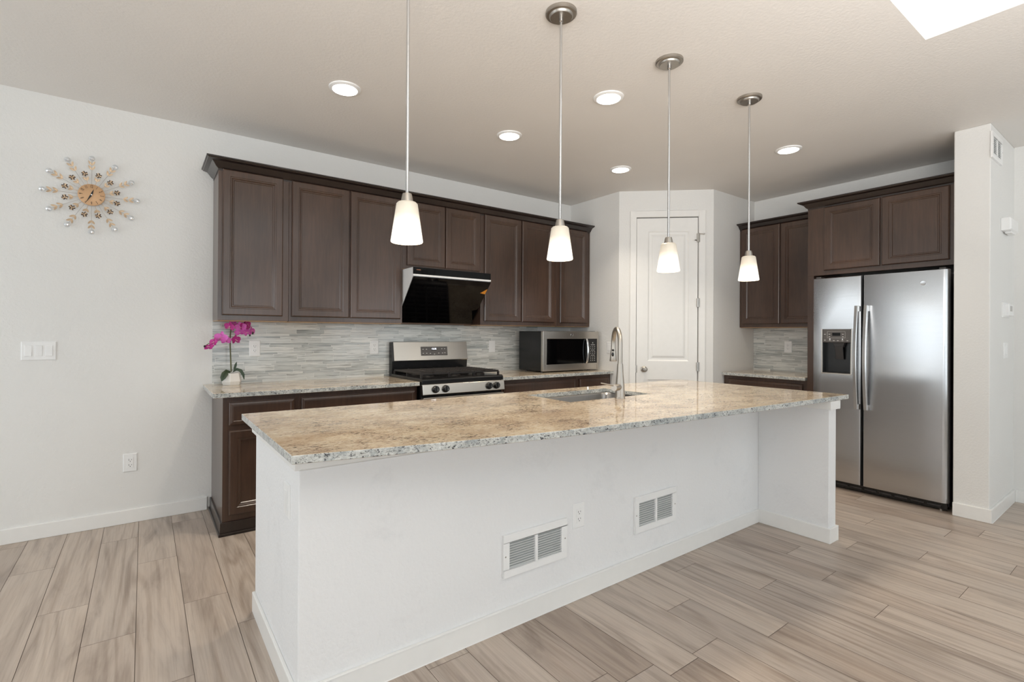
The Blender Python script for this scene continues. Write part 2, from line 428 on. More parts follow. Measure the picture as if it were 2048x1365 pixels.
# ceiling with the rectangular opening of the tall well near the camera
HX0, HX1, HY = 0.6, 2.768, -3.41
b = B(); b.box(XL-.12, XR+.12, HY, .12, ZC, ZC+.1); b.box(HX1, XR+.12, YN, HY, ZC, ZC+.1); b.box(XL-.12, HX0, YN, HY, ZC, ZC+.1)
struct(b.build('ceiling', M_ceil, smooth=False))
wallbox('wall_well_north', HX0-.1, HX1+.1, HY, HY+.1, ZC+.1, 5.3, M_wall)
wallbox('wall_well_east', HX1, HX1+.1, YN, HY, ZC+.1, 5.3, M_wall)
wallbox('wall_well_west', HX0-.1, HX0, YN, HY, ZC+.1, 5.3, M_wall)
wallbox('ceiling_well', HX0-.1, HX1+.1, YN, HY+.1, 5.3, 5.4, M_ceil)

# baseboards
def board(name, x0, x1, y0, y1, h=.092): return struct(B().box(x0, x1, y0, y1, 0, h).build(name, M_trim, smooth=False, bevel=.003))
board('baseboard_left', XL, -.028, -.014, 0)
b = B(); b.box(4.349, 4.363, -3.39, -3.184, 0, .094); b.box(4.363, XR, -3.39, -3.376, 0, .094)
struct(b.build('baseboard_pier', M_trim, smooth=False, bevel=.003))
board('baseboard_front_right', XR-.014, XR, YN, -3.39)

# pantry corner: diagonal wall with the door
PA = Vector((3.6, -.72, 0)); PB = Vector((4.311, -1.346, 0)); PD = (PB-PA); PLEN = PD.length; PD.normalize()
PN = PD.cross(Vector((0, 0, 1)))
FP = FR(PA, PD, (0, 0, 1), PN)
D0, D1, DZ = .178, .795, 2.500
b = B(FP); b.box(0, D0-.005, 0, ZC, -.1, 0); b.box(D1+.005, PLEN, 0, ZC, -.1, 0); b.box(D0-.005, D1+.005, DZ+.006, ZC, -.1, 0)
struct(b.build('wall_pantry_door', M_wall, smooth=False))
b = B(FP); c0, c1, ct = .112, .866, 2.572
for q in ((c0, D0-.006, 0, ct), (D1+.006, c1, 0, ct), (D0-.006, D1+.006, DZ+.006, ct)): b.box(q[0], q[1], q[2], q[3], 0, .014)
struct(b.build('trim_1', M_trim, smooth=False, bevel=.004))
def pantry_door():
    d = struct(bpy.data.objects.new('door_1', None)); COL.objects.link(d); d.location = PA+PD*((D0+D1)/2)
    e = .003; rings = [(0, -.036), (0, -.004), (.001, -.002)]
    sb = B(FP)
    # slab as a frame around two recessed moulded panels
    px0, px1 = D0+.118, D1-.09
    zs = [(.14, .832), (1.022, 2.36)]
    f = -.002
    for q in ((D0+e, px0, .01, DZ-e), (px1, D1-e, .01, DZ-e), (px0, px1, .01, zs[0][0]), (px0, px1, zs[0][1], zs[1][0]), (px0, px1, zs[1][1], DZ-e)):
        sb.box(q[0], q[1], q[2], q[3], -.036, f)
    sb.build('door_slab', M_trim, d, smooth=False)
    for z0, z1 in zs:
        B(FP).rings(px0, px1, z0, z1, [(0, -.03), (0, -.0035), (.012, -.011), (.022, -.012), (.034, -.0115), (.05, -.005), (.06, -.004)]).build('door_panel', M_trim, d, smooth=False)
    ks = .258
    k = B(FR(PA+PD*ks+Vector((0, 0, .937))+PN*f, PD, (0, 0, 1), PN))
    k.lathe([(.032, 0), (.032, .004), (.026, .008), (.012, .011), (.011, .03), (.02, .036), (.027, .046), (.027, .056), (.018, .064), (.001, .066)], n=28)
    k.build('door_knob', M_nickel, d)
    for z in (2.288, 1.623, .968):
        h = B(FP); h.tube([(D1+.008, z-.045, .016), (D1+.008, z+.045, .016)], .0065, 10); h.box(D1-.012, D1+.006, z-.044, z+.044, -.002, .0155)
        h.build('hinge', M_hinge, d)
    p = B(FP); p.tube([(D1+.008, 2.325, .02), (D1+.05, 2.322, .03)], .004, 8); p.tube([(D1+.05, 2.322, .026), (D1+.05, 2.322, .036)], .009, 10)
    p.tube([(D1-.02, 2.262, .01), (D1-.035, 2.262, .024)], .006, 8); p.build('door_stop', M_hinge, d)
    q = B(FP); q.box(D0-.004, D0+.012, .9, .975, -.0015, .0005); q.build('latch_plate', M_hinge, d)
pantry_door()

# ------------------------------------------------------------------ cabinets
YU = -.305; ZU = 1.372
DOOR = [(0, 0), (0, .012), (.003, .017), (.008, .02), (.046, .02), (.049, .0165), (.055, .0165), (.063, .010), (.068, .010), (.072, .0055)]
DRAW = [(0, 0), (0, .013), (.004, .0165), (.012, .018), (.0155, .0195), (.024, .02), (.0265, .0175)]
def door(parent, Fm, x0, x1, z0, z1, name='door', prof=DOOR):
    return B(Fm).rings(x0, x1, z0, z1, prof).build(name, M_wood, parent, smooth=False)
def cab(label, Fm, w, d, z0, z1, doors, name='wall_cabinet', cat='cabinet', group=None, drawers=(), under=True, plinth=False):
    """Fm: frame whose origin is the left end of the face plane at z=0, local x along face, y up, z out"""
    o = Fm @ Vector((w/2, z0, -d/2)); c = thing(name, label, cat, o, group)
    B(Fm).box(0, w, z0+(.005 if under else 0), z1, -d, 0).build('carcass', M_wood, c, smooth=False, bevel=.0015)
    if under: B(Fm).box(.003, w-.003, z0, z0+.005, -d+.003, -.014).build('underside', M_maple, c, smooth=False)
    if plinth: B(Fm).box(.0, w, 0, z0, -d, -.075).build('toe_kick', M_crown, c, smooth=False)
    for q in doors: door(c, Fm, *q)
    for q in drawers: door(c, Fm, *q, name='drawer_front', prof=DRAW)
    return c
UZ1 = 2.43; DZ0, DZ1 = 1.412, 2.418
def UB(x): return F_back(x, YU, 0)
g = 'dark wall cabinets'
cab('tall dark brown one-door wall cabinet above the orchid, at the left end', UB(0), .456, .303, ZU, UZ1, [(.024, .414, DZ0, DZ1)], group=g)
cab('dark brown two-door wall cabinet left of the black range hood', UB(.457), .905, .303, ZU, UZ1, [(.018, .446, DZ0, DZ1), (.456, .884, DZ0, DZ1)], group=g)
cab('short dark brown two-door wall cabinet directly above the black range hood', UB(1.363), .789, .303, 1.838, UZ1, [(.036, .401, 1.872, DZ1), (.408, .773, 1.872, DZ1)], group=g)
cab('dark brown two-door wall cabinet right of the range hood', UB(2.153), .952, .303, ZU, UZ1, [(.038, .470, DZ0, DZ1), (.484, .911, DZ0, DZ1)], group=g)
cab('narrow dark brown one-door wall cabinet above the microwave, beside the pantry', UB(3.106), .492, .303, ZU, UZ1, [(.041, .443, DZ0, DZ1)], group=g)
def crown(label, path, zb, zt, proj, parent_name='crown_moulding'):
    """path: list of (x,y, ox,oy) with outward offset direction; profile rises from zb to zt"""
    P = [(0, 0), (.006, 0), (.010, .16), (.20, .30), (.36, .52), (.52, .70), (.86, .80), (.9, .86), (1, .88), (1, 1), (0, 1)]
    b = B(); b.loops([[(x+ox*p*proj, y+oy*p*proj, zb+q*(zt-zb)) for p, q in P] for x, y, ox, oy in path])
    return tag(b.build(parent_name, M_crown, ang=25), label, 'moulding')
crown('long dark crown moulding along the top of the back wall cabinets', [(-.002, -.002, -1, 0), (-.002, YU-.001, -1, -1), (3.597, YU-.001, 0, -1)], 2.405, 2.482, .075)

# base cabinets, back wall
YB = -.61; ZB = .88
def BB(x): return F_back(x, YB, 0)
g = 'dark base cabinets under the back counter'
c = cab('dark base cabinet with drawer and door at the left end of the counter', BB(0), .456, .608, .0, ZB, [(.035, .43, .125, .665)], 'base_cabinet', group=g, drawers=[(.035, .43, .70, .845)], under=False)
bb = B(); bb.box(-.012, 0, -.622, -.002, 0, .085); bb.box(0, .456, -.622, -.61, 0, .085); bb.box(-.022, -.012, -.632, -.002, 0, .018); bb.box(-.012, .456, -.632, -.622, 0, .018)
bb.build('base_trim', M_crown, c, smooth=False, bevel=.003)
cab('dark base cabinet with one wide drawer left of the range', BB(.457), .897, .608, .1, ZB, [(.02, .443, .125, .665), (.453, .876, .125, .665)], 'base_cabinet', group=g, drawers=[(.02, .876, .70, .845)], under=False, plinth=True)
cab('dark base cabinet with wide drawer right of the range, below the microwave', BB(2.169), .935, .608, .1, ZB, [(.03, .462, .125, .665), (.472, .905, .125, .665)], 'base_cabinet', group=g, drawers=[(.03, .905, .70, .845)], under=False, plinth=True)
cab('narrow dark base cabinet with small drawer beside the pantry wall', BB(3.105), .493, .608, .1, ZB, [(.03, .463, .125, .665)], 'base_cabinet', group=g, drawers=[(.03, .463, .70, .845)], under=False, plinth=True)
# counters on the back wall
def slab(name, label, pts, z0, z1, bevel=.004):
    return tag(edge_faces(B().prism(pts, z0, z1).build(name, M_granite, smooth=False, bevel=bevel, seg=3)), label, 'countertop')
slab('countertop', 'granite countertop under the orchid, left of the range', [(-.058, -.001), (-.058, -.655), (1.357, -.655), (1.357, -.001)], ZB, .912)
slab('countertop', 'granite countertop under the microwave, right of the range', [(2.166, -.001), (2.166, -.655), (3.599, -.655), (3.599, -.001)], ZB, .912)
struct(B().box(0, 3.10, -.009, -.0005, .912, 1.3715).build('wall_backsplash_left', M_mosaic, smooth=False))
struct(B().box(XW-.009, XW-.0005, -2.148, -1.347, .912, 1.3715).build('wall_backsplash_right', M_mosaic, smooth=False))

# right wall cabinets
cab('dark two-door wall cabinet on the right wall behind the last pendant', F_right(4.814, -1.349, 0), .799, .303, ZU, 2.437, [(.025, .418, DZ0, 2.425), (.428, .79, DZ0, 2.425)], group='dark wall cabinets')
crown('short dark crown moulding above the cabinet between pantry and fridge', [(4.813, -1.349, -1, 0), (4.813, -2.147, -1, 0)], 2.412, 2.482, .07)
cab('dark base cabinet with one drawer on the right wall beside the fridge', F_right(4.515, -1.349, 0), .799, .602, .1, ZB, [(.05, .40, .125, .665), (.41, .765, .125, .665)], 'base_cabinet', group='dark base cabinets on the right wall', drawers=[(.05, .765, .70, .845)], under=False, plinth=True)
slab('countertop', 'small granite countertop between the pantry and the fridge', [(4.471, -1.348), (4.471, -2.147), (XW-.001, -2.147), (XW-.001, -1.348)], ZB, .912)
FXC = 4.509
c = cab('dark two-door cabinet above the refrigerator', F_right(FXC, -2.15, 0), 1.031, .608, 1.832, 2.452, [(.135, .548, 1.872, 2.432), (.561, .983, 1.872, 2.432)], 'refrigerator_cabinet', under=False)
B(F_right(FXC, -2.15, 0)).box(0, .05, 0, 1.832, -.608, 0).build('side_panel', M_wood, c, smooth=False)
crown('dark crown moulding above the refrigerator cabinet', [(4.73, -2.149, 0, 1), (FXC-.001, -2.149, -1, 1), (FXC-.001, -3.182, -1, 0)], 2.435, 2.508, .065)

# ------------------------------------------------------------------ range hood
def hood():
    x0, x1 = 1.366, 2.131
    h = thing('range_hood', 'black glass range hood with slanted front above the gas range', 'range hood', ((x0+x1)/2, -.25, 1.372))
    B().prism([(-.012, 1.834), (-.498, 1.834), (-.498, 1.766), (-.165, 1.388), (-.165, 1.376), (-.012, 1.376)], x0, x1, 'x').build('housing', M_hoodside, h, smooth=False, bevel=.002)
    B().box(x0, x1, -.506, -.4985, 1.778, 1.835).build('control_panel', M_blackglass, h, smooth=False, bevel=.001)
    B().box(x0-.001, x1+.001, -.508, -.4985, 1.762, 1.7775).build('trim_bar', M_hoodside, h, smooth=False, bevel=.002)
    p0 = Vector((0, -.503, 1.760)); p1 = Vector((0, -.170, 1.390)); d = (p1-p0).normalized(); n = Vector((0, d.z, -d.y))
    if n.y > 0: n = -n
    A = p0+n*.002; Bq = p1+n*.002
    B().prism([(A.y, A.z), (Bq.y, Bq.z), ((Bq+n*.006).y, (Bq+n*.006).z), ((A+n*.006).y, (A+n*.006).z)], x0+.001, x1-.001, 'x').build('glass_panel', M_blackglass, h, smooth=False, bevel=.001)
    B().box(x0, x1, -.178, -.166, 1.3725, 1.388).build('lower_lip', M_bronze, h, smooth=False, bevel=.002)
    Fs = FR(p0+n*.0082, (1, 0, 0), -d, n)
    s = B(Fs); s.poly([(x1-.004, -.075, 0), (x1-.004, -.135, 0), (x1-.062, -.125, 0)]); st = s.build('corner_sticker', M_orange, h, smooth=False); st['label'] = 'orange triangular corner sticker'
    lg = B(F_back(x0, -.5062, 1.811))
    for k, (a, w) in enumerate(((.03, .008), (.041, .004), (.047, .007), (.056, .009))): lg.box(a, a+w, 0, .006, 0, .0004)
    build_split(lg, 'badge_mark', M_marko, h)
hood()

# ------------------------------------------------------------------ gas range
def gas_range():
    x0, x1 = 1.366, 2.150; xc = (x0+x1)/2
    r = thing('gas_range', 'stainless gas range with black grates between the two back counters', 'range', (xc, -.35, 0))
    B().box(x0, x1, -.655, -.03, .02, .90).build('body', M_black, r, smooth=False, bevel=.003)
    B().prism([(-.018, .93), (-.018, 1.214), (-.065, 1.214), (-.085, 1.045), (-.075, .93)], x0+.004, x1-.002, 'x').build('backguard_housing', M_black, r, smooth=False, bevel=.004)
    # stainless console: bowed slanted panel
    b = B(); N = 16; R0 = []; 
    for k in range(N+1):
        t = k/N; x = x0+.020+(x1-x0-.024)*t; bow = .012*(1-(2*t-1)**2)
        R0.append([(x, -.062-bow, 1.217+.000), (x, -.070-bow, 1.213), (x, -.095-bow, 1.05), (x, -.092-bow, 1.044), (x, -.06, 1.044), (x, -.05, 1.217)])
    b.loops(R0).build('backguard', M_steel, r, bevel=.0)
    # display window on the console
    Fd = FR(Vector((1.79, -.0965, 1.132)), (1, 0, 0), Vector((0, .15, 1)).normalized(), Vector((0, -1, .15)).normalized())
    d = B(Fd); d.rings(-.145, .13, -.043, .040, [(0, -.006), (0, .001), (.002, .0025)]); dp = d.build('control_display', M_grey, r, smooth=False, bevel=.004)
    q = B(Fd); q.box(-.038, .012, .005, .03, .0027, .0034); q.build('display_window', M_blackglass, dp, smooth=False)
    text('clock_digits', '12:35', .023, Fd @ Matrix.Translation((-.013, .018, .0038)), M_display, dp)
    k = B(Fd)
    for a, e in ((-.125, .015), (-.09, .015), (.07, .018), (.1, .018), (-.125, -.022), (-.09, -.022), (-.052, -.024), (-.01, -.03), (.035, -.022), (.075, -.022), (.1, -.02)): k.box(a-.006, a+.006, e-.003, e+.003, .0027, .0031)
    build_split(k, 'button_mark', M_mark, dp)
    # cooktop
    B().prism([(-.03, .90), (-.66, .90), (-.678, .893), (-.678, .926), (-.66, .936), (-.03, .936)], x0-.001, x1+.001, 'x').build('cooktop', M_black, r, smooth=False, bevel=.005)
    for cx_, w in ((x0+.142, .25), (xc, .235), (x1-.142, .25)):
        b = B(); xa, xb = cx_-w/2, cx_+w/2; ya, yb = -.625, -.115
        for x in (xa, xb): b.box(x-.006, x+.006, ya, yb, .962, .976)
        for y in (ya, yb, (ya+yb)/2): b.box(xa, xb, y-.006, y+.006, .960, .974)
        for y in [ya+.0425*i for i in range(1, 12)]: b.box(xa, xb, y-.0045, y+.0045, .965, .978)
        for y0_, y1_ in ((ya, ya+.09), (yb-.09, yb), ((ya+yb)/2-.09, (ya+yb)/2+.09)): b.box(cx_-.005, cx_+.005, y0_, y1_, .965, .979)
        for x in (xa, xb):
            for y in (ya, yb, (ya+yb)/2): b.box(x-.008, x+.008, y-.008, y+.008, .935, .965)
        b.build('grate', M_iron, r, smooth=False, bevel=.002)
        for y in (-.24, -.50):
            B().lathe([(.055, .936), (.052, .944), (.036, .946), (.036, .956), (.030, .959), (.001, .959)], (cx_, y, 0), 24).build('burner', M_iron, r)
    # knob fascia
    Fk = FR(Vector((0, -.690, .85)), (1, 0, 0), Vector((0, .16, 1)).normalized(), Vector((0, -1, .16)).normalized())
    b = B(Fk); b.rings(x0-.002, x1+.004, -.042, .040, [(0, -.03), (0, 0), (.002, .002)]); b.build('knob_fascia', M_steel, r, smooth=False, bevel=.003)
    for x in (1.475, 1.566, 1.99, 2.066):
        M = Fk @ Matrix.Translation((x, -.002, .002))
        k = B(M); k.lathe([(.030, 0), (.030, .004), (.026, .008), (.025, .024), (.022, .027), (.001, .027)], n=28); kb = k.build('knob', M_black, r)
        k = B(M @ Matrix.Rotation(-.12, 4, 'Z')); k.box(-.006, .006, -.024, .024, .024, .036); k.build('grip', M_black, kb, smooth=False, bevel=.002)
        k = B(M); k.box(.0085, .0105, -.012, .012, .0272, .0278); k.build('grip_mark', M_mark, kb, smooth=False)
    # oven door with slotted top edge
    B().box(x0+.004, x1-.004, -.695, -.656, .20, .787).build('oven_door', M_steel, r, smooth=False, bevel=.006)
    b = B()
    for a in (.02, .21, .37, .53): b.box(x0+a, x0+a+.12, -.692, -.668, .7865, .7886)
    build_split(b, 'door_vent_slot', M_black, r)
    b = B(); b.tube([(x0+.05, -.735, .735), (x1-.05, -.735, .735)], .011, 12)
    for x in (x0+.07, x1-.07): b.tube([(x, -.694, .735), (x, -.735, .735)], .008, 10)
    b.build('oven_handle', M_steel, r)
    B().box(x0+.14, x1-.14, -.699, -.6945, .34, .64).build('oven_window', M_blackglass, r, smooth=False, bevel=.003)
    B().box(x0+.004, x1-.004, -.69, -.656, .035, .19).build('storage_drawer', M_steel, r, smooth=False, bevel=.005)
gas_range()

# ------------------------------------------------------------------ microwave
def microwave():
    x0, x1, yf, yb, z0, z1 = 2.770, 3.548, -.49, -.10, .925, 1.322
    m = thing('microwave_oven', 'stainless microwave with black side on the granite counter right of the range', 'microwave', ((x0+x1)/2, -.3, .912))
    B().box(x0+.004, x1-.004, yf+.035, yb, z0, z1).build('casing', M_black, m, smooth=False, bevel=.004)
    b = B(); [b.lathe([(.014, .912), (.014, .926)], (x, y, 0), 12) for x in (x0+.06, x1-.06) for y in (yf+.09, yb-.05)]; build_split(b, 'foot', M_char, m)
    F = F_back(x0, yf, 0); w = x1-x0
    b = B(F); wx0, wx1, wz0, wz1 = .044, .700, .991, 1.246
    # curved stainless front frame around the window and keypad
    cxr = w
    b.box(0, wx0, z0, z1, -.034, 0); b.box(w-.022, w, z0, z1, -.034, 0); b.box(wx0, w-.022, z0, wz0, -.034, 0); b.box(wx0, w-.022, wz1, z1, -.034, 0)
    b.build('front_frame', M_steel, m, smooth=False, bevel=.003)
    B(F).box(wx0, .535, wz0, wz1, -.030, -.002).build('door_window', M_blackglass, m, smooth=False)
    B(F).box(.620, w-.022, wz0, wz1, -.03, -.0015).build('keypad', M_black, m, smooth=False)
    k = B(F)
    for i in range(11):
        z = wz1-.045-i*.0185
        if i in (1, 4, 7): k.box(.660, .722, z-.002, z+.002, -.0015, -.0010)
        elif i == 0: k.poly([(.684, z-.003, -.001), (.698, z-.003, -.001), (.691, z+.01, -.001)])
        else: [k.box(a-.005, a+.005, z-.003, z+.003, -.0015, -.0010) for a in (.662, .691, .720)]
    build_split(k, 'keypad_mark', M_mark, m)
    B(F).box(.535, .620, wz0, wz1, -.03, -.0022).build('handle_recess', M_blackglass, m, smooth=False)
    h = B(F); n = 14
    P = [(.592, wz0+.004+(wz1-wz0-.008)*k/n, .004+.024*math.sin(PI*k/n)**.6) for k in range(n+1)]
    h.tube(P, .0125, 12); h.build('handle', M_chrome, m)
    lg = B(F @ Matrix.Translation((.385, 1.287, 0))); lg.lathe([(.0165, 0), (.0165, .0015), (.0135, .0022), (.0005, .0022)], n=28); lo = lg.build('round_badge', M_chrome, m)
    s = B(F @ Matrix.Translation((.385, 1.287, .0024)))
    s.tube([(.011*math.cos(a), .011*math.sin(a), 0) for a in [i*PI/10 for i in range(21)]], .0008, 6)
    s.tube([(-.001+.004*math.cos(a), .001+.006*math.sin(a), 0) for a in [.6+i*.5 for i in range(10)]], .0008, 6); s.build('badge_script', M_grey, lo)
microwave()

# ------------------------------------------------------------------ refrigerator
def fridge():
    y0, y1, ys = -2.262, -3.157, -2.624; fx = 4.344; zt, zb = 1.79, .068
    r = thing('refrigerator', 'stainless side by side refrigerator in the alcove beside the white wall end', 'refrigerator', (4.72, (y0+y1)/2, 0))
    B().box(4.425, 5.08, y1+.006, y0-.006, .03, 1.765).build('cabinet_body', M_body, r, smooth=False, bevel=.004)
    F = F_right(fx, y0, 0)            # local x = distance from left edge, y up, z toward camera side
    wf = y0-ys-.004                   # freezer door width
    # freezer door as a ring around the dispenser opening
    a0, a1, e0, e1 = y0+2.337, y0+2.55, .978, 1.350
    a0, a1 = 2.337+y0, 2.55+y0
    b = B(F); T = .075
    O = [(0, zb), (wf, zb), (wf, zt), (0, zt)]; I = [(a0, e0), (a1, e0), (a1, e1), (a0, e1)]
    ro = [[(x, z, -T) for x, z in O], [(x, z, -.012) for x, z in O],
          [(x+sx*.004, z+sz*.004, -.003) for (x, z), sx, sz in zip(O, (1, -1, -1, 1), (1, 1, -1, -1))],
          [(x+sx*.014, z+sz*.006, 0) for (x, z), sx, sz in zip(O, (1, -1, -1, 1), (1, 1, -1, -1))],
          [(x, z, 0) for x, z in I], [(x, z, -.06) for x, z in I]]
    b.loops(ro); b.build('freezer_door', M_steelf, r, ang=30)
    b = B(F); w0 = y0-ys+.008; w1 = y0-y1
    O = [(w0, zb), (w1, zb), (w1, zt), (w0, zt)]; ro = [[(x, z, -T) for x, z in O], [(x, z, -.03) for x, z in O]]
    for k in range(1, 7):
        t = k/6*PI/2; ro.append([(w0+.012*(1-math.cos(t)), zb+.004, -.03+.03*math.sin(t)), (w1-.03*(1-math.cos(t)), zb+.004, -.03+.03*math.sin(t)),
                                 (w1-.03*(1-math.cos(t)), zt-.004, -.03+.03*math.sin(t)), (w0+.012*(1-math.cos(t)), zt-.004, -.03+.03*math.sin(t))])
    b.loops(ro); b.build('refrigerator_door', M_steelf, r, ang=30)
    for s, dx in ((-1, wf-.024), (1, w0+.030)):
        hb = B(F); n = 22; R = []
        for k in range(n+1):
            t = k/n; z = .695+(1.540-.695)*t; o = .022+.034*math.sin(PI*t)
            x = dx
            R.append([(x-.016, z, o), (x-.013, z, o+.010), (x+.007, z, o+.012), (x+.012, z, o+.006), (x+.012, z, o-.014), (x-.014, z, o-.014)])
        hb.loops(R)
        for z in (.715, 1.515): hb.box(dx-.013, dx+.02, z-.022, z+.022, 0, .022)
        hb.build('door_handle', M_handle, r)
    # dispenser
    z = B(F); q = .009
    for x0, x1, z0, z1 in ((a0-q, a0, e0-q, e1+q*.4), (a1, a1+q, e0-q, e1+q*.4), (a0, a1, e0-q, e0)): z.box(x0, x1, z0, z1, -.001, .005)
    z.build('dispenser_bezel', M_steel, r, smooth=False, bevel=.003)
    d = B(F); d.box(a0+.002, a1-.002, 1.235, e1-.002, -.045, .004); dp = d.build('dispenser_panel', M_grey, r, smooth=False, bevel=.006)
    q = B(F); q.box(a0+.076, a0+.136, 1.293, 1.318, .004, .0046); q.build('display_screen', M_blackglass, dp, smooth=False)
    k = B(F)
    for a, z in ((.02, 1.305), (.055, 1.306), (.055, 1.285), (.155, 1.306), (.155, 1.285), (.02, 1.255), (.058, 1.252), (.088, 1.252), (.118, 1.252), (.152, 1.252), (.188, 1.252)): k.box(a0+a-.006, a0+a+.006, z-.0025, z+.0025, .004, .0045)
    for x0, x1, z0, z1 in ((.038, .172, 1.328, 1.3295), (.038, .172, 1.274, 1.2755), (.038, .0395, 1.275, 1.329), (.1705, .172, 1.275, 1.329)): k.box(a0+x0, a0+x1, z0, z1, .004, .0044)
    build_split(k, 'button_mark', M_mark, dp)
    k = B(F); [k.lathe([(.0035, .0041), (.0035, .0048)], (a0+a, 1.265, 0), 10) for a in (.058, .152)]; build_split(k, 'indicator_light', M_led, dp)
    c = B(F)
    c.box(a0+.002, a1-.002, e0+.002, 1.235, -.060, -.056); c.box(a0+.002, a0+.006, e0+.002, 1.235, -.056, .001); c.box(a1-.006, a1-.002, e0+.002, 1.235, -.056, .001)
    c.box(a0+.006, a1-.006, e0+.002, e0+.008, -.056, .002); c.build('dispenser_cavity', M_black, r, smooth=False, bevel=.001)
    c = B(F @ Matrix.Translation(((a0+a1)/2+.012, 0, 0))); c.lathe([(.001, 0), (.026, .0), (.026, .0)], n=4) if False else None
    c.loops([[(-.045, 1.234, -.05), (.045, 1.234, -.05), (.045, 1.234, -.008), (-.045, 1.234, -.008)], [(-.03, 1.195, -.05), (.03, 1.195, -.05), (.03, 1.195, -.014), (-.03, 1.195, -.014)]]); c.build('chute', M_char, r, smooth=False, bevel=.003)
    c = B(F @ Matrix.Translation(((a0+a1)/2+.012, 1.2, -.012)) @ Matrix.Rotation(.22, 4, 'X')); c.box(-.028, .028, -.11, .002, -.01, 0); c.box(-.031, -.027, -.112, .002, -.004, .004); c.box(.027, .031, -.112, .002, -.004, .004); c.build('paddle', M_char, r, smooth=False, bevel=.002)
    g = B(); g.box(4.40, 4.46, y1+.012, y0-.012, .012, .062); g.build('base_grille', M_black, r, smooth=False)
    g = B(); [g.box(4.394, 4.40, y-.045, y+.035, .03, .042) for y in [y1+.09+.1*k for k in range(8)]]; build_split(g, 'grille_louver', M_char, r)
    g = B(); [g.lathe([(.012, 0), (.012, .03)], (4.415, y, 0), 12) for y in (y1+.05, y0-.05)]; build_split(g, 'levelling_foot', M_nickel, r)
    for y in (y1+.035, y0-.035): B().box(4.36, 4.45, y-.02, y+.02, 1.766, 1.803).build('hinge_cover', M_char, r, smooth=False, bevel=.006)
    lg = B(F @ Matrix.Translation((w1-.142, 1.692, 0))); lg.lathe([(.021, 0), (.021, .0008), (.018, .0012), (.016, .0008), (.001, .0008)], n=28); lg.build('round_badge', M_steelf, r)
fridge()

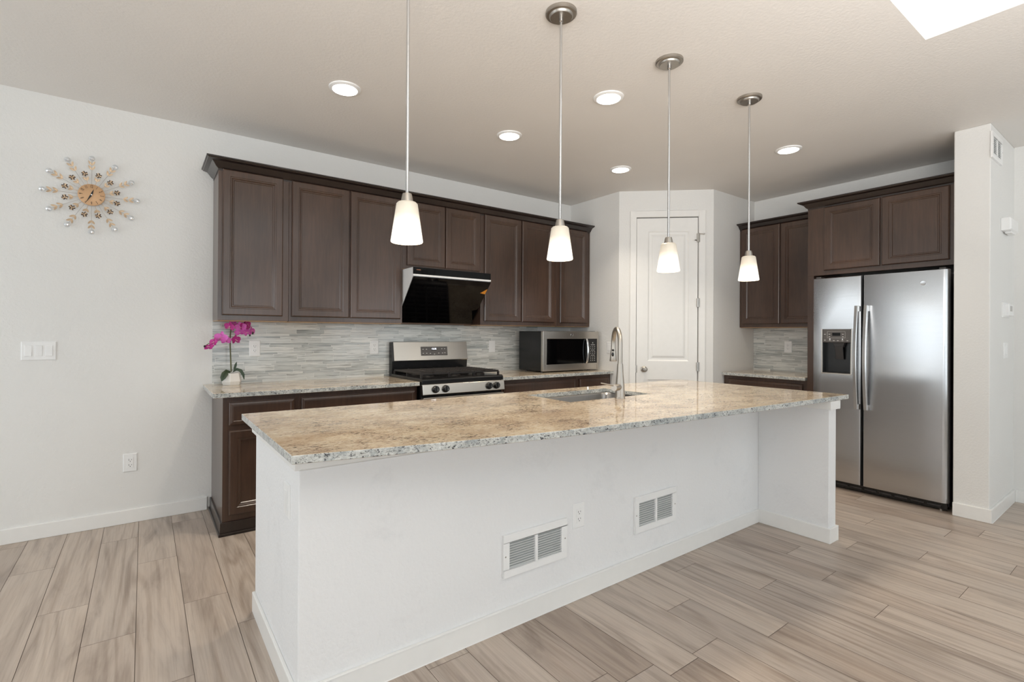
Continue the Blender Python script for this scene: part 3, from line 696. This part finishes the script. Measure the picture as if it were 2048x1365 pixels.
# ------------------------------------------------------------------ island
ISL = (1.6, -2.1)
def island():
    i = thing('kitchen_island', 'white painted kitchen island with a wing wall at its right end', 'kitchen island', (ISL[0], ISL[1], 0))
    yw, xr0, xr1, yf, yb, zt = -2.438, 3.062, 3.165, -2.876, -1.655, .886
    xl = .018
    b = B(); b.prism([(xl, yb), (xl, yw), (xr1, yw), (xr1, yb), (xr1-.11, yb), (xr1-.11, yw+.11), (xl+.11, yw+.11), (xl+.11, yb)], 0, zt)
    b.build('knee_wall', M_wallw, i, smooth=False, bevel=.005, seg=3)
    B().box(xr0, xr1, yf, yw, 0, zt).build('wing_wall', M_wallw, i, smooth=False, bevel=.004, seg=3)
    def strip(z0, z1, t, name, bev):
        b = B()
        b.box(xl-t, xl, yw-t, yb, z0, z1); b.box(xl, xr0-t, yw-t, yw, z0, z1); b.box(xr0-t, xr0, yf-t, yw, z0, z1)
        b.box(xr0, xr1, yf-t, yf, z0, z1); b.box(xr1, xr1+t, yf-t, yb, z0, z1)
        b.build(name, M_trim, i, smooth=False, bevel=bev)
    strip(0, .092, .013, 'baseboard', .003); strip(.832, .8855, .018, 'top_trim', .003)
    b = B(); b.box(xl+.112, xr1-.112, -2.32, -1.665, .1, .66); b.box(xl+.112, 1.45, -2.32, -1.665, .66, .884); b.box(2.33, xr1-.112, -2.32, -1.665, .66, .884); b.box(1.45, 2.33, -1.70, -1.665, .66, .884); b.box(1.45, 2.33, -2.32, -2.25, .66, .884)
    build_split(b, 'cabinet_box', M_wood, i)
    K = [(-.037, -2.575), (.2, -2.622), (.5, -2.681), (.9, -2.742), (1.4, -2.786), (2.0, -2.829), (2.6, -2.868), (3.291, -2.902)]
    def cr(t):
        n = len(K)-1; k = min(int(t), n-1); u = t-k; p = [K[max(k-1, 0)], K[k], K[k+1], K[min(k+2, n)]]
        return tuple(.5*((2*p[1][a])+(-p[0][a]+p[2][a])*u+(2*p[0][a]-5*p[1][a]+4*p[2][a]-p[3][a])*u*u+(-p[0][a]+3*p[1][a]-3*p[2][a]+p[3][a])*u**3) for a in (0, 1))
    front = [cr((len(K)-1)*k/42) for k in range(43)]
    outer = [(-.037, -1.612)]+front+[(3.291, -1.645)]
    hole = [(1.53, -2.168), (2.25, -2.168), (2.25, -1.776), (1.53, -1.776)]
    z0, z1 = .886, .914
    # slab = ring around the sink cut-out, built as a filled planar region extruded downwards
    bm = B(); ov = [bm.v((x, y, z1)) for x, y in outer]; hv = [bm.v((x, y, z1)) for x, y in hole]
    ed = [bm.bm.edges.new((ov[k], ov[(k+1) % len(ov)])) for k in range(len(ov))]+[bm.bm.edges.new((hv[k], hv[(k+1) % 4])) for k in range(4)]
    bmesh.ops.triangle_fill(bm.bm, edges=ed, use_beauty=True)
    r = bmesh.ops.extrude_face_region(bm.bm, geom=list(bm.bm.faces))
    for v in [q for q in r['geom'] if isinstance(q, bmesh.types.BMVert)]: v.co.z = z0
    o = bm.build('island_countertop', M_granite, smooth=False, bevel=.003, seg=3)
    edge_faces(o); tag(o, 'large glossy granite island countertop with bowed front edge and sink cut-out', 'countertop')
    # undermount sink
    s = thing('kitchen_sink', 'stainless undermount sink set into the island countertop', 'sink', (1.89, -1.97, .69))
    b = B()
    def rr(x0, x1, y0, y1, rad, z, n=6):
        P = []
        for cx_, cy_, a0 in ((x1-rad, y1-rad, 0), (x0+rad, y1-rad, PI/2), (x0+rad, y0+rad, PI), (x1-rad, y0+rad, 1.5*PI)):
            P += [(cx_+rad*math.cos(a0+PI/2*k/n), cy_+rad*math.sin(a0+PI/2*k/n), z) for k in range(n+1)]
        return P
    X0, X1, Y0, Y1 = 1.525, 2.255, -2.172, -1.772
    b.loops([rr(X0-.02, X1+.02, Y0-.02, Y1+.02, .06, .8845), rr(X0, X1, Y0, Y1, .05, .8845), rr(X0+.006, X1-.006, Y0+.006, Y1-.006, .06, .87), rr(X0+.012, X1-.012, Y0+.012, Y1-.012, .07, .73), rr(X0+.03, X1-.03, Y0+.03, Y1-.03, .07, .705), rr(X0+.06, X1-.06, Y0+.06, Y1-.06, .07, .70)], cap0=False)
    b.build('basin', M_sink, s)
    B().lathe([(.055, .7005), (.055, .703), (.04, .7035), (.03, .7), (.001, .7)], (1.89, -1.97, 0), 28).build('drain', M_chrome, s)
    # faucet
    fx, fy, fz = 1.898, -2.206, .914
    t = thing('kitchen_faucet', 'tall brushed nickel gooseneck faucet beside the island sink', 'faucet', (fx, fy, fz))
    B().lathe([(.031, fz), (.031, fz+.004), (.029, fz+.006), (.0275, fz+.05), (.024, fz+.10), (.0195, fz+.155), (.0168, fz+.205)], (fx, fy, 0), 32).build('base_column', M_nickel, t)
    dx, dy = math.cos(math.radians(54)), math.sin(math.radians(54)); R = .092
    zt = fz+.322; P = [(fx, fy, fz+.205), (fx, fy, fz+.25)]
    for k in range(0, 21):
        a = PI*k/20; rr_ = R*(1-math.cos(a)); P.append((fx+dx*rr_, fy+dy*rr_, zt+R*math.sin(a)))
    P.append((fx+dx*2*R, fy+dy*2*R, zt-.01)); B().tube(P, .0138, 18).build('spout', M_nickel, t)
    hx, hy = fx+dx*(2*R+.002), fy+dy*(2*R+.002)
    hd = B().lathe([(.0142, zt-.01), (.0155, zt-.03), (.019, zt-.075), (.0225, zt-.108), (.021, zt-.112), (.001, zt-.112)], (hx, hy, 0), 28).build('spray_head', M_nickel, t)
    bx, by = -.757, -.653
    Fb = FR(Vector((hx+bx*.0165, hy+by*.0165, zt-.06)), (.653, -.757, 0), (0, 0, 1), (bx, by, 0))
    k = B(Fb); k.sphere((-.001, .018, 0), .0075, 1, 1, .55, 14, 8); k.sphere((-.002, -.008, .0015), .0085, .9, 1.7, .6, 14, 8); build_split(k, 'spray_button', M_black, hd, True)
    # side handle
    az = math.radians(197); ux, uy = math.cos(az), math.sin(az); zc = fz+.068
    h = B(FR(Vector((fx, fy, zc)), (-uy, ux, 0), (0, 0, 1), (ux, uy, 0))); h.lathe([(.019, .0), (.019, .046), (.0185, .0465), (.0185, .049), (.0195, .0495), (.0195, .083), (.018, .086), (.001, .086)], n=24); hh = h.build('handle', M_nickel, t)
    l = B(); l.tube([(fx+ux*.07, fy+uy*.07, zc+.010), (fx+ux*.12-.01, fy+uy*.12+.02, zc+.022), (fx+ux*.15-.02, fy+uy*.15+.045, zc+.031)], [.005, .0042, .0036], 10); l.build('lever', M_nickel, hh)
island()

# ------------------------------------------------------------------ plates, outlets, vents
def plate(parent, Fm, w, h, t=.006): return B(Fm).rings(-w/2, w/2, -h/2, h/2, [(0, 0), (0, t*.5), (.004, t)]).build('cover_plate', M_plastic, parent, smooth=False)
def outlet(label, Fm, slots=True, group='wall outlets'):
    o = thing('wall_outlet', label, 'outlet', Fm @ Vector((0, -.0605, 0)), group)
    plate(o, Fm, .077, .122)
    B(Fm).rings(-.0175, .0175, -.034, .034, [(0, .004), (0, .0075), (.001, .008)]).build('receptacle', M_plastic, o, smooth=False)
    if slots:
        b = B(Fm)
        for z in (.019, -.015): b.box(-.0085, -.0062, z-.004, z+.005, .008, .0083); b.box(.0062, .0085, z-.003, z+.004, .008, .0083); b.lathe([(.0026, .008), (.0026, .0083)], (0, z-.010, 0), 10)
        build_split(b, 'socket_slot', M_slot, o)
    return o
def FBw(x, z, y): return F_back(x, y, z)
outlet('white outlet low on the left wall near the baseboard', FBw(-.479, .407, 0))
outlet('white outlet on the grey backsplash beside the orchid', FBw(.281, 1.171, -.009))
outlet('white outlet on the grey backsplash just left of the gas range', FBw(1.235, 1.170, -.009))
outlet('blank white outlet on the backsplash between range and microwave', FBw(2.492, 1.163, -.009), False)
outlet('white outlet on the tiled right wall beside the fridge', F_right(XW-.009, -1.714, 1.172))
outlet('white outlet on the island front between the two vents', FBw(1.328, .406, -2.438))
outlet('white outlet plate on the left end of the island', F_right(.018, -2.287, .69), False)
def switch(label, Fm, n, w, h=.118, presses=None):
    o = thing('light_switch', label, 'light switch', Fm @ Vector((0, -h/2, 0)), 'light switches'); plate(o, Fm, w, h)
    for k in range(n):
        x = (k-(n-1)/2)*.048 if n > 1 else 0
        tilt = .05 if (presses or [0]*n)[k] else -.05
        M = Fm @ Matrix.Translation((x, 0, .006)) @ Matrix.Rotation(tilt, 4, 'X')
        B(M).box(-.0165, .0165, -.033, .033, -.003, .004).build('rocker', M_plastic, o, smooth=False, bevel=.0015)
    b = B(Fm)
    for k in range(n):
        x = (k-(n-1)/2)*.048 if n > 1 else 0
        for z in (-.048, .048): b.lathe([(.003, .0055), (.003, .0068)], (x, z, 0), 10)
    build_split(b, 'screw', M_plastic, o); return o
switch('white three-gang switch plate on the left wall below the sunburst clock', FBw(-.94, 1.171, 0), 3, .164, .117, [0, 1, 0])
switch('faint white switch on the pantry wall behind the faucet', F_right(3.6, -.60, 1.155), 1, .075)
switch('single white switch on the wall end right of the fridge, below the thermostat', FBw(4.84, 1.19, -3.376), 1, .12)
def vent(label, Fm, w, h, nl=11, split=True, name='air_vent', group='white air vents on the island front', flip=False):
    o = thing(name, label, 'vent', Fm @ Vector((0, -h/2, 0)), group)
    b = B(Fm); m = .034; t = .012; W2, H2 = w/2, h/2
    for q in ((-W2, W2, -H2, -H2+m), (-W2, W2, H2-m, H2), (-W2, -W2+m, -H2+m, H2-m), (W2-m, W2, -H2+m, H2-m)): b.box(q[0], q[1], q[2], q[3], 0, t)
    if split: b.box(-.008, .008, -H2+m, H2-m, 0, t)
    b.build('frame', M_plastic, o, smooth=False, bevel=.0015)
    B(Fm).box(-W2+m, W2-m, -H2+m, H2-m, .0003, .001).build('duct_backing', M_duct, o, smooth=False)
    l = B(Fm @ Matrix.Rotation(PI, 4, 'Z')) if flip else B(Fm); step = (h-2*m)/nl
    spans = ((-W2+m, -.008), (.008, W2-m)) if split else ((-W2+m, W2-m),)
    for xa, xb in spans:
        for k in range(nl):
            z = -H2+m+step*(k+.42)
            l.loops([[(xa, z, .0035), (xa, z-.0012, .0045), (xa, z+step*.52, .0108), (xa, z+step*.58, .0098)], [(xb, z, .0035), (xb, z-.0012, .0045), (xb, z+step*.52, .0108), (xb, z+step*.58, .0098)]])
    build_split(l, 'louver', M_plastic, o)
    s = B(Fm); [s.lathe([(.004, t), (.003, t+.001)], (x, 0, 0), 10) for x in (-W2+.012, W2-.012)]; build_split(s, 'screw', M_hinge, o); return o
vent('white louvred vent low on the island front, the nearer and larger looking one', FBw(1.054, .3195, -2.438), .376, .188)
vent('white louvred vent on the island front nearer the wing wall', FBw(1.924, .316, -2.438), .364, .198)
vent('white return air grille high on the wall end right of the fridge', FBw(4.508, 2.63, -3.376), .312, .184, 9, True, 'return_air_grille', None, True)
def chime():
    o = thing('door_chime', 'white boxy door chime on the wall end right of the fridge', 'door chime', (4.81, -3.376, 2.066))
    B(FBw(4.81, 2.113, -3.376)).rings(-.13, .13, -.042, .05, [(0, 0), (0, .045), (.008, .055)]).build('housing', M_plastic, o, smooth=False, bevel=.003)
    B(FBw(4.81, 2.113, -3.376)).box(-.06, .10, -.056, -.042, .01, .045).build('lower_grille', M_plastic, o, smooth=False, bevel=.003)
chime()
def thermostat():
    o = thing('thermostat', 'small white thermostat on the wall end above the single switch', 'thermostat', (4.836, -3.376, 1.439))
    B(FBw(4.836, 1.492, -3.376)).rings(-.115, .115, -.055, .055, [(0, 0), (0, .008), (.004, .01)]).build('back_plate', M_plastic, o, smooth=False)
    B(FBw(4.836, 1.492, -3.376)).rings(-.075, .085, -.043, .043, [(0, .01), (0, .03), (.005, .034)]).build('control_body', M_plastic, o, smooth=False)
    B(FBw(4.836, 1.492, -3.376)).box(-.05, .03, -.01, .03, .034, .0345).build('display_screen', M_mark, o, smooth=False)
thermostat()

# ------------------------------------------------------------------ lamps
WARM = (1, .83, .62)
def pendant(label, x, y, g='pendant lamps over the island'):
    p = thing('pendant_lamp', label, 'pendant lamp', (x, y, 1.637), g)
    B().lathe([(.072, ZC), (.072, ZC-.012), (.068, ZC-.016), (.056, ZC-.017), (.054, ZC-.024), (.05, ZC-.028), (.001, ZC-.028)], (x, y, 0), 36).build('canopy', M_nickel, p)
    B().lathe([(.010, ZC-.028), (.010, ZC-.045), (.006, ZC-.048), (.006, 1.815)], (x, y, 0), 16).build('rod', M_handle, p)
    B().lathe([(.007, 1.824), (.017, 1.821), (.0205, 1.806), (.023, 1.7895), (.01, 1.789)], (x, y, 0), 28).build('socket_cap', M_nickel, p)
    prof = [(.012, 1.789), (.034, 1.788), (.040, 1.782), (.060, 1.644), (.0605, 1.640), (.058, 1.637), (.0555, 1.640), (.0365, 1.778), (.012, 1.784)]
    B().lathe(prof, (x, y, 0), 40, False, False).build('shade', M_shade, p)
    B().sphere((x, y, 1.69), .024, 1, 1, 1.3).build('bulb', M_bulb, p)
    l = bpy.data.lights.new('pendant_glow', 'AREA'); l.shape = 'DISK'; l.size = .1; l.energy = 1.15; l.color = WARM
    o = bpy.data.objects.new('pendant_glow', l); o.location = (x, y, 1.643); COL.objects.link(o)
pendant('white glass pendant nearest the camera, in front of the cabinet left of the hood', .396, -2.462)
pendant('white glass pendant hanging in front of the wall cabinets above the microwave', 1.147, -2.492)
pendant('white glass pendant hanging in front of the pantry door', 1.897, -2.538)
pendant('white glass pendant furthest right, in front of the cabinet beside the fridge', 2.664, -2.574)
def downlight(label, x, y):
    d = thing('ceiling_downlight', label, 'ceiling light', (x, y, ZC-.012), 'recessed ceiling lights')
    B().lathe([(.094, ZC), (.092, ZC-.006), (.08, ZC-.011), (.074, ZC-.012), (.072, ZC-.008), (.072, ZC)], (x, y, 0), 40, False, False).build('trim_ring', M_plastic, d)
    B().lathe([(.072, ZC-.002), (.072, ZC-.009), (.06, ZC-.012), (.001, ZC-.013)], (x, y, 0), 40).build('lens', M_lens, d)
    l = bpy.data.lights.new('downlight_beam', 'AREA'); l.shape = 'DISK'; l.size = .14; l.energy = 6.2; l.color = (1, .90, .76); l.spread = math.radians(105)
    o = bpy.data.objects.new('downlight_beam', l); o.location = (x, y, ZC-.016); COL.objects.link(o)
downlight('round lit ceiling downlight at the left, left of the first pendant rod', .575, -1.19)
downlight('round lit ceiling downlight between the second and third pendant canopies', 1.95, -2.057)
downlight('round lit ceiling downlight left of the second pendant rod, in front of the range hood', 1.805, -1.212)
downlight('smallest round lit ceiling downlight, in front of the pantry corner', 3.063, -1.197)
downlight('round lit ceiling downlight right of the last pendant, towards the refrigerator', 3.766, -2.312)

# ------------------------------------------------------------------ sunburst clock
def clock():
    cx, cz, y = -.69, 2.18, -.028
    c = thing('sunburst_wall_clock', 'round sunburst wall clock with crystal tipped rays on the left wall', 'clock', (cx, 0, cz))
    Fc = F_back(cx, y, cz)
    B(F_back(cx, 0, cz)).lathe([(.045, .0), (.045, .02), (.02, .022)], n=24).build('movement_box', M_bronze, c)
    fc = B(Fc).lathe([(.066, -.006), (.0695, -.003), (.0695, .003), (.066, .005), (.001, .005)], n=48).build('clock_face', M_goldface, c)
    for h in range(1, 13):
        a = PI/2-h*PI/6; M = Fc @ Matrix.Translation((.053*math.cos(a), .053*math.sin(a), .0058)) @ Matrix.Rotation(a-PI/2, 4, 'Z') @ Matrix.Diagonal((.55, 1, 1, 1))
        text('numeral', str(h), .027, M, M_ink, fc, .0008)
    def hand(name, ang, L, w):
        M = Fc @ Matrix.Rotation(-ang, 4, 'Z'); b = B(M); z = .0085 if name == 'hour_hand' else .0105
        b.loops([[(0, -.012, z), (w, .008, z), (0, L, z), (-w, .008, z)], [(0, -.012, z+.0012), (w, .008, z+.0012), (0, L, z+.0012), (-w, .008, z+.0012)]]); b.build(name, M_black, c, smooth=False)
    hand('hour_hand', math.radians(17), .040, .0055); hand('minute_hand', math.radians(207), .060, .005)
    B(Fc).lathe([(.004, .006), (.004, .014), (.001, .0145)], n=14).build('centre_pin', M_chrome, c)
    def leaf(b, M, L, w, bend):
        R = []
        for k in range(7):
            t = k/6; ww = w*math.sin(PI*(.08+.92*t))**.8+.0004; R.append([M @ Vector((L*t, -ww, bend*t*t)), M @ Vector((L*t, 0, bend*t*t+.0015)), M @ Vector((L*t, ww, bend*t*t))])
        b.loops([[p for p in r] for r in R], closed=False, cap0=False, cap1=False)
    for k in range(12):
        a = k*PI/6+PI/2; A = Matrix.Rotation(a, 4, 'Z')
        b = B(Fc @ A); b.tube([(.05, 0, -.008), (.23, 0, -.006)], .0013, 6); b.build('ray_wire', M_wire, c)
        b = B(Fc @ A)
        for s in (.165, .195):
            for sg in (1, -1): leaf(b, Matrix.Translation((s, 0, -.005)) @ Matrix.Rotation(sg*.62, 4, 'Z'), .030, .0058, .010)
        b.build('ray_leaves', M_gold, c)
        b = B(Fc @ A @ Matrix.Translation((.239, 0, -.006))); b.lathe([(.001, -.006), (.012, -.004), (.017, .001), (.014, .006), (.006, .0095), (.001, .010)], n=10); b.build('crystal', M_crystal, c, smooth=False)
        # short ray with a flower between the long ones
        a2 = a+PI/12; A = Matrix.Rotation(a2, 4, 'Z'); L = .136
        b = B(Fc @ A); b.tube([(.05, 0, -.01), (L, 0, -.002)], .0012, 6)
        for sg in (1, -1): leaf(b, Matrix.Translation((.096, 0, -.006)) @ Matrix.Rotation(sg*.6, 4, 'Z'), .026, .006, .008)
        b.build('short_ray', M_gold, c)
        b = B(Fc @ A @ Matrix.Translation((L, 0, .0)))
        for p in range(6): leaf(b, Matrix.Rotation(p*PI/3, 4, 'Z') @ Matrix.Translation((.004, 0, 0)), .014, .0042, .003)
        fl = b.build('flower', M_bronze if k % 1 else M_bronze, c)
        b = B(Fc @ A @ Matrix.Translation((L, 0, .001))); b.sphere((0, 0, 0), .0045, 1, 1, .6, 10, 6)
        for p in range(3): leaf(b, Matrix.Rotation(p*2*PI/3+.5, 4, 'Z') @ Matrix.Translation((.004, 0, .001)), .013, .0042, .004)
        b.build('flower_centre', M_gold, fl)
clock()

# ------------------------------------------------------------------ orchid
def orchid():
    ox, oy, oz = .112, -.125, .912
    o = thing('potted_orchid', 'magenta orchid in a faceted white pot on the left end of the counter', 'potted plant', (ox, oy, oz))
    b = B(); R = []
    for r, z, tw in ((.060, 0, .25), (.069, .028, .25), (.055, .086, .25), (.050, .086, .25), (.050, .072, .25)):
        R.append([(ox+r*math.cos(2*PI*k/6+tw), oy+r*math.sin(2*PI*k/6+tw), oz+z) for k in range(6)])
    b.loops(R); b.build('pot', M_pot, o, smooth=False, bevel=.002)
    B().lathe([(.048, oz+.073), (.03, oz+.082), (.001, oz+.085)], (ox, oy, 0), 16).build('soil', M_soil, o)
    P = lambda px, py, d=0: Vector((.041+(px-441)*.00322, -.12+d, .916+(770-py)*.0036))
    stem = [P(462, 745), P(460.5, 715), P(459.5, 690), P(459.5, 672), P(461, 658), P(466, 651), P(478, 650, -.02), P(492, 657, -.03), P(502, 668, -.03)]
    B().tube(stem, [.0045]*4+[.0038, .0033, .003, .0026, .002], 8).build('stem', M_stem, o)
    br = [P(459.5, 684), P(450, 678, -.01), P(435, 680, -.025), P(421, 685, -.03), P(411, 691, -.035)]
    B().tube(br, [.0035, .003, .0028, .0024, .002], 8).build('side_stem', M_stem, o)
    def leafm(pts, ws, name):
        b = B(); R = []
        for i, (p, w) in enumerate(zip(pts, ws)):
            t = (Vector(pts[min(i+1, len(pts)-1)])-Vector(pts[max(i-1, 0)])).normalized(); s = t.cross(Vector((0, -1, .35))).normalized(); n = s.cross(t)
            p = Vector(p); R.append([p-s*w+n*w*.25, p-s*w*.5+n*.001, p-n*w*.12, p+s*w*.5+n*.001, p+s*w+n*w*.25, p+s*w*.5+n*.003, p-n*(w*.12-.002), p-s*w*.5+n*.003])
        b.loops(R); return b.build(name, M_leaf, o)
    leafm([P(460, 745), P(453, 744, -.03), P(447, 749, -.05), P(443, 756, -.06), P(441, 762, -.062)], [.006, .018, .022, .017, .002], 'leaf')
    leafm([P(466, 745), P(473, 740, -.01), P(480, 743, -.025), P(485, 751, -.03), P(487, 761, -.03)], [.004, .010, .012, .010, .002], 'leaf')
    leafm([P(468, 744), P(469, 738), P(471, 731), P(473, 725)], [.003, .008, .008, .001], 'leaf')
    rnd = random.Random(3)
    def petal(b, M, L, w, cup):
        R = []
        for k in range(6):
            t = k/5; ww = w*(math.sin(PI*(.10+.84*t))**.75); zc = cup*t*t
            R.append([M @ Vector((L*t, -ww, zc+cup*.35)), M @ Vector((L*t, -ww*.5, zc+cup*.08)), M @ Vector((L*t, 0, zc)), M @ Vector((L*t, ww*.5, zc+cup*.08)), M @ Vector((L*t, ww, zc+cup*.35))])
        b.loops(R, closed=False, cap0=False, cap1=False)
    def bloom(p, yaw, tilt, size, mat, roll=0):
        Mf = Matrix.Translation(p) @ Matrix.Rotation(yaw, 4, 'Z') @ Matrix.Rotation(PI/2-tilt, 4, 'X') @ Matrix.Rotation(roll, 4, 'Z')
        b = B(Mf)
        for k, a in enumerate((90, 215, 325)): petal(b, Matrix.Rotation(math.radians(a), 4, 'Z'), size*.95, size*.30, size*.18)
        for a in (8, 172): petal(b, Matrix.Translation((0, 0, .003)) @ Matrix.Rotation(math.radians(a), 4, 'Z'), size, size*.50, size*.16)
        f = b.build('blossom', mat, o)
        b = B(Mf @ Matrix.Translation((0, -size*.12, size*.15))); b.sphere((0, size*.12, 0), size*.13, 1, 1, 1.2, 10, 6); petal(b, Matrix.Rotation(-PI/2, 4, 'Z') @ Matrix.Rotation(-.7, 4, 'Y'), size*.5, size*.2, size*.3); b.build('blossom_lip', M_lip, f)
    for px, py, d, yaw, tilt, s, m in ((441, 676, -.05, -.5, .1, .048, M_petal2), (448, 681, -.06, .1, .2, .036, M_petal2), (427, 685, -.05, -.9, .3, .036, M_petal), (418, 695, -.045, -.7, .7, .036, M_petal),
                                       (468, 680, -.035, .6, 0, .040, M_petal), (458, 653, -.03, -.6, -.2, .038, M_petal), (467, 650, -.02, .2, .3, .032, M_petal2), (478, 655, -.05, -.2, .2, .042, M_petal2),
                                       (486, 653, -.04, .5, 0, .044, M_petal), (491, 648, -.03, .9, -.3, .040, M_petal), (490, 666, -.05, .4, .5, .038, M_petal2), (501, 662, -.035, .9, .2, .034, M_petal2), (476, 666, -.045, -.1, .5, .034, M_petal2)):
        bloom(P(px, py, d), yaw, tilt, s, m, rnd.uniform(-.3, .3))
    for px, py in ((409, 693), (498, 671), (504, 667)): q = P(px, py, -.033); B().sphere(q, .0065, 1, 1, 1.35, 10, 8).build('bud', M_bud, o)
orchid()
